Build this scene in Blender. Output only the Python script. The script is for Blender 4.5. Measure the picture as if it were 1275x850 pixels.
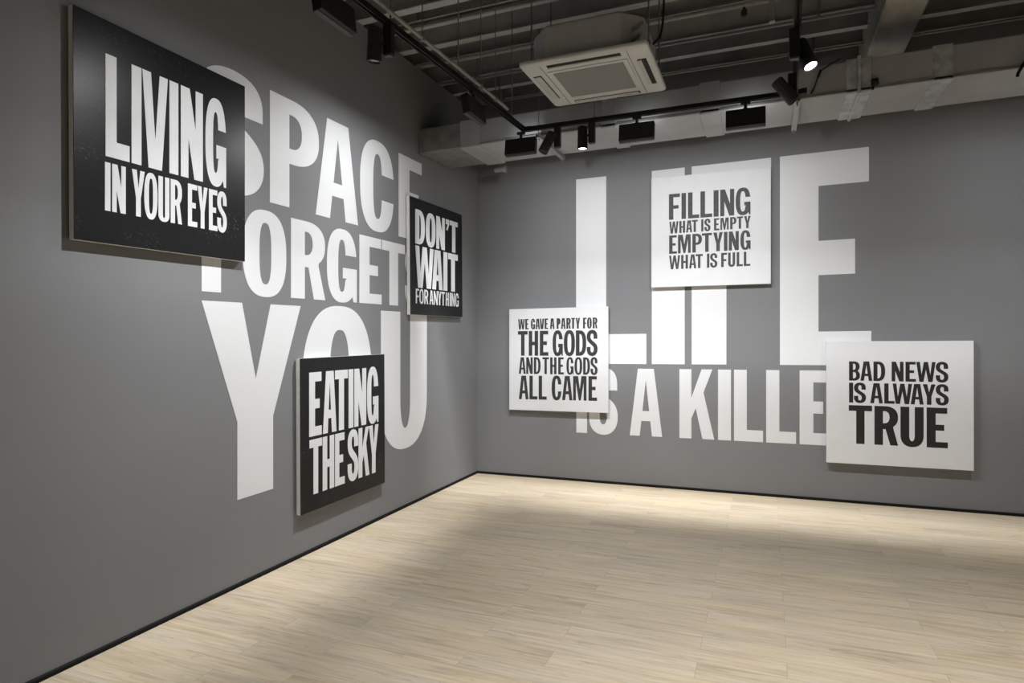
import bpy, bmesh, math, random
from mathutils import Vector, Matrix
from mathutils.geometry import tessellate_polygon

random.seed(7)
for o in list(bpy.data.objects):
    bpy.data.objects.remove(o, do_unlink=True)
S = bpy.context.scene
COL = S.collection
PI = math.pi
R = math.radians

# ------------------------------------------------------------------ camera, world, exposure
cam_data = bpy.data.cameras.new('camera')
cam_data.sensor_width = 36.0
cam_data.lens = 771.0 / 1275.0 * 36.0
cam_data.shift_y = -6.0 / 1275.0
cam_data.clip_start = 0.05
cam = bpy.data.objects.new('camera', cam_data)
cam.location = (3.156, -6.566, 1.6)
cam.rotation_euler = (R(90), 0, R(22.4455))
COL.objects.link(cam)
S.camera = cam

world = bpy.data.worlds.new('world')
world.use_nodes = True
world.node_tree.nodes['Background'].inputs[0].default_value = (0.9, 0.95, 1.0, 1)
world.node_tree.nodes['Background'].inputs[1].default_value = 0.05
S.world = world
S.view_settings.view_transform = 'Standard'
S.view_settings.look = 'None'
S.view_settings.gamma = 1.0
S.view_settings.exposure = 0.0
S.view_settings.use_curve_mapping = False
S.cycles.max_bounces = 10
S.cycles.diffuse_bounces = 6
S.cycles.sample_clamp_indirect = 4.0
S.cycles.caustics_reflective = False
S.cycles.caustics_refractive = False

WASH_W = 400.0         # wall washers
SPOT_W = 45.0          # track spots
FILL_W = 50.0          # unseen overhead lights added to brighten the floor
# asymmetric wall-wash optic: intensity against the angle from straight down towards the wall (degrees)
WASH_DEG = (0, 3, 6, 10, 17, 24, 31, 38, 48, 62, 78, 90, 103, 112, 140, 165, 180)
WASH_CURVES = {
    'back': (.012, .05, .19, .40, .60, .37, .355, .42, .255, .13, .10, .078, .012, .008, .008, 0, 0),
    'side': (.012, .05, .22, .52, .86, .77, .58, .39, .235, .175, .145, .10, 0, 0, 0, 0, 0),
    'end': (.015, .07, .18, .32, .42, .42, .43, .42, .205, .095, .05, .015, 0, 0, 0, 0, 0),
}
WASH_SIDE = 1.0


def area_light(name, loc, aim, power, sx, sy, spread=180, color=(1, 1, 1), parent=None):
    d = bpy.data.lights.new(name, 'AREA')
    d.shape = 'RECTANGLE'
    d.size, d.size_y = sx, sy
    d.energy = power
    d.color = color
    d.spread = R(spread)
    o = bpy.data.objects.new(name, d)
    o.location = loc
    o.rotation_euler = Vector(aim).to_track_quat('-Z', 'Y').to_euler()
    COL.objects.link(o)
    o.parent = parent
    return o


def wash_light(name, loc, parent, optic='back', dim=1.0):
    """a lamp whose beam is thrown unevenly at the wall in front of it, as the reflector of a wall washer does"""
    d = bpy.data.lights.new(name, 'POINT')
    d.energy = WASH_W * dim
    d.color = (1.0, 1.0, 1.0)
    d.shadow_soft_size = 0.018
    d.use_nodes = True
    nt = d.node_tree
    em = nt.nodes['Emission']
    L = nt.links.new
    tc = nt.nodes.new('ShaderNodeTexCoord')
    sp = nt.nodes.new('ShaderNodeSeparateXYZ')
    L(tc.outputs['Normal'], sp.inputs[0])

    def mth(op, a, b=None):
        n = nt.nodes.new('ShaderNodeMath'); n.operation = op
        for i, q in enumerate((a, b)):
            if q is None:
                continue
            if isinstance(q, (int, float)):
                n.inputs[i].default_value = q
            else:
                L(q, n.inputs[i])
        return n.outputs[0]
    down = mth('MULTIPLY', sp.outputs['Z'], -1.0)
    t = mth('ARCTAN2', sp.outputs['Y'], down)
    t = mth('MULTIPLY', t, 180 / PI / 180)
    fc = nt.nodes.new('ShaderNodeFloatCurve')
    cm = fc.mapping
    cv = cm.curves[0]
    pts = [(a / 180, b) for a, b in zip(WASH_DEG, WASH_CURVES[optic])]
    cv.points[0].location = pts[0]
    cv.points[1].location = pts[-1]
    for q in pts[1:-1]:
        cv.points.new(*q)
    for q in cv.points:
        q.handle_type = 'VECTOR'
    cm.update()
    L(t, fc.inputs['Value'])
    pos = mth('GREATER_THAN', t, 0.0)
    g = mth('MULTIPLY', fc.outputs[0], pos)
    b2 = mth('MULTIPLY', sp.outputs['X'], sp.outputs['X'])
    r2 = mth('MAXIMUM', mth('SUBTRACT', 1.0, b2), 0.02)
    q2 = mth('DIVIDE', b2, r2)
    side = mth('POWER', mth('ADD', 1.0, mth('DIVIDE', q2, WASH_SIDE * WASH_SIDE)), -3.0)
    boost = mth('POWER', r2, -1.5)
    L(mth('MULTIPLY', mth('MULTIPLY', g, side), boost), em.inputs['Strength'])
    o = bpy.data.objects.new(name, d)
    o.location = loc
    COL.objects.link(o)
    o.parent = parent
    return o


# overhead lights added out of view to lift the floor, without fixtures
for x, y, k in ((3.4, -4.7, .58), (1.9, -4.9, .20), (5.9, -3.4, .62), (5.9, -6.4, .5), (3.4, -8.6, .45)):
    area_light('floor_fill', (x, y, 3.3), (0.0, 0.0, -1), FILL_W * k, 0.3, 0.3, 95, (1.0, 0.985, 0.96))



# the wall washer that stands on the back wall beyond the right edge of the picture
wash_light('washer_beam', (5.08, -1.465, 3.245), None, 'back', .92)


# ------------------------------------------------------------------ materials
def mat(name, rgb, rough=0.6, metal=0.0, spec=0.5, noise=0.0, scale=30.0, bump=0.0, emit=None, stretch=None, rough_var=0.0):
    m = bpy.data.materials.new(name)
    m.use_nodes = True
    nt = m.node_tree
    b = nt.nodes['Principled BSDF']
    b.inputs['Base Color'].default_value = (*rgb, 1)
    b.inputs['Roughness'].default_value = rough
    b.inputs['Metallic'].default_value = metal
    b.inputs['Specular IOR Level'].default_value = spec
    if emit:
        b.inputs['Emission Color'].default_value = (1, 1, 1, 1)
        b.inputs['Emission Strength'].default_value = emit
    if noise or bump or rough_var:
        tc = nt.nodes.new('ShaderNodeTexCoord')
        mp = nt.nodes.new('ShaderNodeMapping')
        mp.inputs['Scale'].default_value = stretch or (1, 1, 1)
        n = nt.nodes.new('ShaderNodeTexNoise')
        n.inputs['Scale'].default_value = scale
        n.inputs['Detail'].default_value = 5
        nt.links.new(tc.outputs['Object'], mp.inputs[0])
        nt.links.new(mp.outputs[0], n.inputs['Vector'])
        if noise:
            mr = nt.nodes.new('ShaderNodeMapRange')
            mr.inputs['From Min'].default_value = 0.3
            mr.inputs['From Max'].default_value = 0.7
            mr.inputs['To Min'].default_value = 1 - noise
            mr.inputs['To Max'].default_value = 1 + noise
            mx = nt.nodes.new('ShaderNodeVectorMath')
            mx.operation = 'SCALE'
            mx.inputs[0].default_value = rgb
            nt.links.new(n.outputs['Fac'], mr.inputs['Value'])
            nt.links.new(mr.outputs[0], mx.inputs['Scale'])
            nt.links.new(mx.outputs[0], b.inputs['Base Color'])
        if rough_var:
            mr2 = nt.nodes.new('ShaderNodeMapRange')
            mr2.inputs['To Min'].default_value = rough - rough_var
            mr2.inputs['To Max'].default_value = rough + rough_var
            nt.links.new(n.outputs['Fac'], mr2.inputs['Value'])
            nt.links.new(mr2.outputs[0], b.inputs['Roughness'])
        if bump:
            bp = nt.nodes.new('ShaderNodeBump')
            bp.inputs['Strength'].default_value = bump
            bp.inputs['Distance'].default_value = 0.002
            nt.links.new(n.outputs['Fac'], bp.inputs['Height'])
            nt.links.new(bp.outputs[0], b.inputs['Normal'])
    return m


M = {}
M['wall'] = mat('grey wall paint', (0.202, 0.208, 0.219), 0.75, 0, 0.3, 0.03, 1.5, 0.15)
M['side_wall'] = mat('plain grey wall paint', (0.30, 0.30, 0.30), 0.8, 0, 0.3, 0.03, 1.5)
M['vinyl'] = mat('white vinyl', (0.738, 0.757, 0.785), 0.55, 0, 0.3, 0.01, 3)
M['white_canvas'] = mat('white canvas', (0.735, 0.752, 0.778), 0.75, 0, 0.3, 0.015, 8, 0.2)
M['raw_canvas'] = mat('pale raw canvas', (0.78, 0.78, 0.76), 0.85, 0, 0.2, 0.04, 40, 0.3)
M['white_ink'] = mat('white print ink', (0.74, 0.757, 0.785), 0.6, 0, 0.3, 0.02, 60)
M['ink_grey'] = mat('washed black print ink', (0.058, 0.058, 0.062), 0.6, 0, 0.4, 0.35, 90)
M['ink_dark'] = mat('black print ink', (0.018, 0.018, 0.019), 0.6, 0, 0.4, 0.3, 90)
M['ink_mid'] = mat('soft black print ink', (0.038, 0.038, 0.041), 0.6, 0, 0.4, 0.3, 90)
M['track'] = mat('black track metal', (0.006, 0.006, 0.006), 0.6, 0.0, 0.25, 0.1, 20)
M['lamp_black'] = mat('black lamp housing', (0.008, 0.008, 0.008), 0.55, 0.0, 0.4, 0.1, 20)
M['lamp_grey'] = mat('dark grey lamp rim', (0.055, 0.055, 0.055), 0.5, 0.0, 0.4, 0.1, 20)
M['lens'] = mat('lit lens', (1, 1, 1), 0.4, 0, 0.2, emit=14.0)
M['wash_lens'] = mat('lit washer lens', (.8, .8, .8), 0.5, 0, 0.2, emit=3.0)
M['lens_off'] = mat('unlit lens', (0.05, 0.05, 0.05), 0.2, 0, 0.6, 0.05, 20)
M['galv'] = mat('zinc steel', (0.30, 0.30, 0.31), 0.45, 0.5, 0.5, 0.15, 14, 0.1, rough_var=0.1)
M['rod'] = mat('threaded rod steel', (0.22, 0.22, 0.22), 0.5, 0.4, 0.5, 0.1, 60)
M['tape'] = mat('silver duct tape', (0.42, 0.44, 0.47), 0.42, 0.3, 0.5, 0.3, 12, 0.3, rough_var=0.15)
M['duct'] = mat('grey painted duct sheet', (0.315, 0.325, 0.335), 0.6, 0.0, 0.4, 0.08, 4, 0.2)
M['duct_raw'] = mat('bare duct sheet', (0.22, 0.225, 0.22), 0.5, 0.2, 0.5, 0.22, 9, 0.2)
M['ac_panel'] = mat('off white cassette panel', (0.52, 0.53, 0.53), 0.5, 0, 0.4, 0.02, 10)
M['ac_body'] = mat('grey cassette casing', (0.40, 0.405, 0.405), 0.6, 0.0, 0.4, 0.04, 10)
M['ac_slot'] = mat('dark air slot', (0.02, 0.02, 0.02), 0.7, 0, 0.2, 0.05, 10)
M['ac_flap'] = mat('pale air flap', (0.45, 0.44, 0.42), 0.5, 0, 0.4, 0.02, 10)
M['ac_grille'] = mat('grey intake grille', (0.30, 0.30, 0.285), 0.6, 0, 0.4, 0.03, 10)
M['lamp_fins'] = mat('charcoal lamp housing', (0.022, 0.022, 0.022), 0.5, 0.0, 0.4, 0.1, 20)
M['deck'] = mat('dark ceiling deck', (0.07, 0.07, 0.07), 0.8, 0.0, 0.3, 0.15, 3)
M['joist'] = mat('grey ceiling steel', (0.41, 0.415, 0.415), 0.6, 0.0, 0.4, 0.12, 5)
M['concrete'] = mat('rough concrete', (0.36, 0.355, 0.33), 0.9, 0, 0.2, 0.2, 6, 0.9, stretch=(1, 0.4, 1))
M['pipe'] = mat('grey conduit', (0.24, 0.24, 0.23), 0.5, 0.2, 0.5, 0.08, 20)
M['gap_black'] = mat('black skirting', (0.006, 0.006, 0.006), 0.7, 0, 0.2, 0.2, 8)
M['cable'] = mat('black cable', (0.008, 0.008, 0.008), 0.6, 0, 0.3, 0.1, 30)


def black_canvas_material():
    """black paint with fine white scuffs, a weave and a satin sheen"""
    m = mat('black printed canvas', (0.0105, 0.011, 0.012), 0.37, 0, 0.25)
    nt = m.node_tree
    b = nt.nodes['Principled BSDF']
    tc = nt.nodes.new('ShaderNodeTexCoord')
    big = nt.nodes.new('ShaderNodeTexNoise'); big.inputs['Scale'].default_value = 3.2; big.inputs['Detail'].default_value = 3
    fine = nt.nodes.new('ShaderNodeTexNoise'); fine.inputs['Scale'].default_value = 75; fine.inputs['Detail'].default_value = 6
    for n in (big, fine):
        nt.links.new(tc.outputs['Object'], n.inputs['Vector'])
    r1 = nt.nodes.new('ShaderNodeMapRange'); r1.inputs['From Min'].default_value = 0.58; r1.inputs['From Max'].default_value = 0.72
    r2 = nt.nodes.new('ShaderNodeMapRange'); r2.inputs['From Min'].default_value = 0.60; r2.inputs['From Max'].default_value = 0.78
    nt.links.new(big.outputs['Fac'], r1.inputs['Value'])
    nt.links.new(fine.outputs['Fac'], r2.inputs['Value'])
    mul = nt.nodes.new('ShaderNodeMath'); mul.operation = 'MULTIPLY'
    nt.links.new(r1.outputs[0], mul.inputs[0]); nt.links.new(r2.outputs[0], mul.inputs[1])
    sc = nt.nodes.new('ShaderNodeMath'); sc.operation = 'MULTIPLY'; sc.inputs[1].default_value = 0.7
    nt.links.new(mul.outputs[0], sc.inputs[0])
    mx = nt.nodes.new('ShaderNodeMix'); mx.data_type = 'RGBA'
    mx.inputs['A'].default_value = (0.0105, 0.011, 0.012, 1); mx.inputs['B'].default_value = (0.40, 0.40, 0.41, 1)
    nt.links.new(sc.outputs[0], mx.inputs['Factor'])
    nt.links.new(mx.outputs['Result'], b.inputs['Base Color'])
    bp = nt.nodes.new('ShaderNodeBump'); bp.inputs['Strength'].default_value = 0.25; bp.inputs['Distance'].default_value = 0.001
    nt.links.new(fine.outputs['Fac'], bp.inputs['Height'])
    nt.links.new(bp.outputs[0], b.inputs['Normal'])
    return m


M['black_canvas'] = black_canvas_material()


def floor_material():
    """pale oak boards laid along the back wall"""
    m = bpy.data.materials.new('pale oak boards')
    m.use_nodes = True
    nt = m.node_tree
    b = nt.nodes['Principled BSDF']
    b.inputs['Roughness'].default_value = 0.40
    b.inputs['Specular IOR Level'].default_value = 0.45
    L = nt.links.new
    tc = nt.nodes.new('ShaderNodeTexCoord')
    br = nt.nodes.new('ShaderNodeTexBrick')
    br.offset = 0.37; br.offset_frequency = 2; br.squash = 1
    br.inputs['Color1'].default_value = (0.0, 0.0, 0.0, 1)
    br.inputs['Color2'].default_value = (1.0, 1.0, 1.0, 1)
    br.inputs['Mortar'].default_value = (0.5, 0.5, 0.5, 1)
    br.inputs['Scale'].default_value = 1.0
    br.inputs['Mortar Size'].default_value = 0.0011
    br.inputs['Mortar Smooth'].default_value = 0.3
    br.inputs['Bias'].default_value = 0.0
    br.inputs['Brick Width'].default_value = 1.08
    br.inputs['Row Height'].default_value = 0.15
    L(tc.outputs['Object'], br.inputs['Vector'])
    # each board shifts its own grain
    sep = nt.nodes.new('ShaderNodeSeparateXYZ'); L(tc.outputs['Object'], sep.inputs[0])
    offs = nt.nodes.new('ShaderNodeMath'); offs.operation = 'MULTIPLY'; offs.inputs[1].default_value = 37.0
    L(br.outputs['Color'], offs.inputs[0])
    addx = nt.nodes.new('ShaderNodeMath'); addx.operation = 'ADD'
    L(sep.outputs['X'], addx.inputs[0]); L(offs.outputs[0], addx.inputs[1])
    cmb = nt.nodes.new('ShaderNodeCombineXYZ')
    L(addx.outputs[0], cmb.inputs['X']); L(sep.outputs['Y'], cmb.inputs['Y'])
    L(offs.outputs[0], cmb.inputs['Z'])

    def grain(sx, sy, scale, detail, dist=0.0):
        mp = nt.nodes.new('ShaderNodeMapping'); mp.inputs['Scale'].default_value = (sx, sy, 1)
        L(cmb.outputs[0], mp.inputs[0])
        n = nt.nodes.new('ShaderNodeTexNoise'); n.inputs['Scale'].default_value = scale
        n.inputs['Detail'].default_value = detail; n.inputs['Distortion'].default_value = dist
        L(mp.outputs[0], n.inputs['Vector'])
        return n.outputs['Fac']
    streak = grain(1.7, 26, 1.0, 7, 1.2)
    fine = grain(4.0, 110, 1.0, 4, 0.4)
    blot = grain(1.1, 7.0, 1.0, 3, 0.8)
    hue = grain(0.7, 5.0, 1.3, 2, 0.5)
    knot = grain(5.0, 22.0, 1.0, 3, 1.5)
    ramp = nt.nodes.new('ShaderNodeValToRGB')
    e = ramp.color_ramp.elements
    e[0].position = 0.30; e[0].color = (0.450, 0.362, 0.252, 1)
    e[1].position = 0.68; e[1].color = (0.715, 0.625, 0.483, 1)
    x = ramp.color_ramp.elements.new(0.47); x.color = (0.635, 0.537, 0.398, 1)
    mixv = nt.nodes.new('ShaderNodeMath'); mixv.operation = 'MULTIPLY_ADD'
    mixv.inputs[1].default_value = 0.30
    L(blot, mixv.inputs[0])
    half = nt.nodes.new('ShaderNodeMath'); half.operation = 'MULTIPLY'; half.inputs[1].default_value = 0.70
    L(streak, half.inputs[0]); L(half.outputs[0], mixv.inputs[2])
    L(mixv.outputs[0], ramp.inputs[0])
    tone = nt.nodes.new('ShaderNodeMapRange'); tone.inputs['To Min'].default_value = 0.95; tone.inputs['To Max'].default_value = 1.05
    L(br.outputs['Color'], tone.inputs['Value'])
    ft = nt.nodes.new('ShaderNodeMapRange'); ft.inputs['From Min'].default_value = 0.3; ft.inputs['From Max'].default_value = 0.7
    ft.inputs['To Min'].default_value = 0.90; ft.inputs['To Max'].default_value = 1.08
    L(fine, ft.inputs['Value'])
    tt = nt.nodes.new('ShaderNodeMath'); tt.operation = 'MULTIPLY'; L(tone.outputs[0], tt.inputs[0]); L(ft.outputs[0], tt.inputs[1])
    seam = nt.nodes.new('ShaderNodeMapRange'); seam.inputs['To Min'].default_value = 1.0; seam.inputs['To Max'].default_value = 0.62
    L(br.outputs['Fac'], seam.inputs['Value'])
    t3 = nt.nodes.new('ShaderNodeMath'); t3.operation = 'MULTIPLY'; L(tt.outputs[0], t3.inputs[0]); L(seam.outputs[0], t3.inputs[1])
    kn = nt.nodes.new('ShaderNodeMapRange'); kn.inputs['From Min'].default_value = 0.62; kn.inputs['From Max'].default_value = 0.76
    kn.inputs['To Min'].default_value = 1.0; kn.inputs['To Max'].default_value = 0.74
    L(knot, kn.inputs['Value'])
    t4 = nt.nodes.new('ShaderNodeMath'); t4.operation = 'MULTIPLY'; L(t3.outputs[0], t4.inputs[0]); L(kn.outputs[0], t4.inputs[1])
    t3 = t4
    vm = nt.nodes.new('ShaderNodeVectorMath'); vm.operation = 'SCALE'
    L(ramp.outputs['Color'], vm.inputs[0]); L(t3.outputs[0], vm.inputs['Scale'])
    hm = nt.nodes.new('ShaderNodeMapRange'); hm.inputs['From Min'].default_value = 0.35; hm.inputs['From Max'].default_value = 0.65
    L(hue, hm.inputs['Value'])
    hx_ = nt.nodes.new('ShaderNodeMix'); hx_.data_type = 'RGBA'
    hx_.inputs['A'].default_value = (0.985, 0.995, 1.04, 1); hx_.inputs['B'].default_value = (1.025, 1.0, 0.94, 1)
    L(hm.outputs[0], hx_.inputs['Factor'])
    vv = nt.nodes.new('ShaderNodeVectorMath'); vv.operation = 'MULTIPLY'
    L(vm.outputs[0], vv.inputs[0]); L(hx_.outputs['Result'], vv.inputs[1])
    L(vv.outputs[0], b.inputs['Base Color'])
    bp = nt.nodes.new('ShaderNodeBump'); bp.inputs['Strength'].default_value = 0.12; bp.inputs['Distance'].default_value = 0.001
    L(fine, bp.inputs['Height']); L(bp.outputs[0], b.inputs['Normal'])
    return m


M['floor'] = floor_material()


# ------------------------------------------------------------------ helpers
def new_bm():
    return bmesh.new()


def box(bm, lo, hi, rot=None, bevel=0.0):
    """axis box from corner lo to corner hi; rot = (Matrix, pivot)"""
    x0, y0, z0 = lo
    x1, y1, z1 = hi
    vs = [bm.verts.new(p) for p in ((x0, y0, z0), (x1, y0, z0), (x1, y1, z0), (x0, y1, z0),
                                    (x0, y0, z1), (x1, y0, z1), (x1, y1, z1), (x0, y1, z1))]
    fs = [bm.faces.new([vs[i] for i in f]) for f in ((0, 3, 2, 1), (4, 5, 6, 7), (0, 1, 5, 4), (1, 2, 6, 5), (2, 3, 7, 6), (3, 0, 4, 7))]
    if bevel:
        es = {e for f in fs for e in f.edges}
        r = bmesh.ops.bevel(bm, geom=list(es), offset=bevel, segments=2, profile=0.5, affect='EDGES')
        vs = list({v for f in r['faces'] for v in f.verts} | {v for v in vs if v.is_valid})
    if rot:
        mtx, piv = rot
        piv = Vector(piv)
        for v in vs:
            v.co = piv + mtx @ (v.co - piv)


def frame_of(d):
    d = d.normalized()
    a = Vector((0, 0, 1)) if abs(d.z) < 0.9 else Vector((1, 0, 0))
    u = d.cross(a).normalized()
    return u, d.cross(u).normalized()


def lathe(bm, p0, axis, prof, seg=24, fins=None):
    """profile [(distance along axis, radius)] turned about axis from p0; fins(i, k) scales a ring point"""
    p0 = Vector(p0)
    axis = Vector(axis).normalized()
    u, w = frame_of(axis)
    rings = []
    for k, (t, r) in enumerate(prof):
        ring = []
        for i in range(seg):
            a = 2 * PI * i / seg
            rr = r * (fins(i, k) if fins else 1)
            ring.append(bm.verts.new(p0 + axis * t + (u * math.cos(a) + w * math.sin(a)) * rr))
        rings.append(ring)
    for a, b in zip(rings, rings[1:]):
        for i in range(seg):
            j = (i + 1) % seg
            bm.faces.new((a[i], a[j], b[j], b[i]))
    bm.faces.new(list(reversed(rings[0])))
    bm.faces.new(rings[-1])


def rod(bm, p0, p1, r, seg=10):
    d = Vector(p1) - Vector(p0)
    lathe(bm, p0, d, [(0, r), (d.length, r)], seg)


def tube(bm, pts, r, seg=10):
    pts = [Vector(p) for p in pts]
    rings = []
    ref = None
    for i, p in enumerate(pts):
        d = (pts[min(i + 1, len(pts) - 1)] - pts[max(i - 1, 0)]).normalized()
        if ref is None:
            ref = frame_of(d)[0]
        u = (ref - d * ref.dot(d)).normalized()
        ref = u
        w = d.cross(u)
        rings.append([bm.verts.new(p + (u * math.cos(2 * PI * k / seg) + w * math.sin(2 * PI * k / seg)) * r) for k in range(seg)])
    for a, b in zip(rings, rings[1:]):
        for i in range(seg):
            j = (i + 1) % seg
            bm.faces.new((a[i], a[j], b[j], b[i]))
    bm.faces.new(list(reversed(rings[0])))
    bm.faces.new(rings[-1])


def extrude_profile(bm, prof, axis, a, b):
    """closed profile swept along 'x' or 'y' from a to b; profile points are (other horizontal, z)"""
    def P(t, q):
        return (t, q[0], q[1]) if axis == 'x' else (q[0], t, q[1])
    A = [bm.verts.new(P(a, q)) for q in prof]
    B = [bm.verts.new(P(b, q)) for q in prof]
    n = len(prof)
    for i in range(n):
        bm.faces.new((A[i], A[(i + 1) % n], B[(i + 1) % n], B[i]))
    for ring, rev in ((A, True), (B, False)):
        tri = tessellate_polygon([[Vector((q[0], q[1], 0)) for q in prof]])
        for t in tri:
            try:
                bm.faces.new([ring[i] for i in (reversed(t) if rev else t)])
            except ValueError:
                pass


def world_loc(o):
    v = Vector((0, 0, 0))
    while o is not None:
        v = v + o.location
        o = o.parent
    return v


def obj(name, bm, material, parent=None, smooth=False, origin=None):
    bmesh.ops.recalc_face_normals(bm, faces=bm.faces[:])
    base = world_loc(parent) if parent else Vector((0, 0, 0))
    org = Vector(origin) if origin is not None else base
    for v in bm.verts:
        v.co -= org
    me = bpy.data.meshes.new(name)
    bm.to_mesh(me)
    bm.free()
    for mm in (material if isinstance(material, (list, tuple)) else [material]):
        me.materials.append(M[mm])
    if smooth:
        for p in me.polygons:
            p.use_smooth = True
        try:
            me.set_sharp_from_angle(angle=R(35))
        except Exception:
            pass
    o = bpy.data.objects.new(name, me)
    COL.objects.link(o)
    o.parent = parent
    o.location = org - base
    return o


def tag(o, label, cat, group=None, kind=None):
    o['label'] = label
    o['category'] = cat
    if group:
        o['group'] = group
    if kind:
        o['kind'] = kind
    return o


def thing(name, loc, label, cat, group=None):
    o = bpy.data.objects.new(name, None)
    o.empty_display_size = 0.1
    o.location = loc
    COL.objects.link(o)
    return tag(o, label, cat, group)


def copy_tree(o, parent=None):
    c = o.copy()
    COL.objects.link(c)
    c.parent = parent
    for ch in list(o.children):
        copy_tree(ch, c)
    return c


# ------------------------------------------------------------------ condensed gothic capitals
# each glyph: closed outlines with holes, x in 0..w, height 0..1; v = stem width, h = bar height
def sup(cx, cy, a, b, n, t0, t1, k=28):
    out = []
    for i in range(k + 1):
        t = t0 + (t1 - t0) * i / k
        c, s = math.cos(t), math.sin(t)
        out.append((cx + a * math.copysign(abs(c) ** (2 / n), c), cy + b * math.copysign(abs(s) ** (2 / n), s)))
    return out


def ang(y, cy, b, n):
    q = max(-1.0, min(1.0, (y - cy) / b))
    s = math.copysign(abs(q) ** (n / 2), q)
    return math.asin(s)


def pen(spine, widths):
    """outline of a stroke along spine with an elliptic pen (half width, half height) per point"""
    Lp, Rp = [], []
    n = len(spine)
    for i, (x, y) in enumerate(spine):
        x0, y0 = spine[max(i - 1, 0)]
        x1, y1 = spine[min(i + 1, n - 1)]
        dx, dy = x1 - x0, y1 - y0
        l = math.hypot(dx, dy) or 1
        nx, ny = -dy / l, dx / l
        a, b = widths[i]
        r = math.hypot(a * nx, b * ny) or 1
        ox, oy = nx * r, ny * r
        Lp.append((x + ox, y + oy))
        Rp.append((x - ox, y - oy))
    return Lp + Rp[::-1]


def bez(p0, p1, p2, p3, k=12):
    out = []
    for i in range(k):
        t = i / k
        out.append(tuple((1 - t) ** 3 * p0[j] + 3 * t * (1 - t) ** 2 * p1[j] + 3 * t * t * (1 - t) * p2[j] + t ** 3 * p3[j] for j in (0, 1)))
    return out


OV = 0.014


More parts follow.
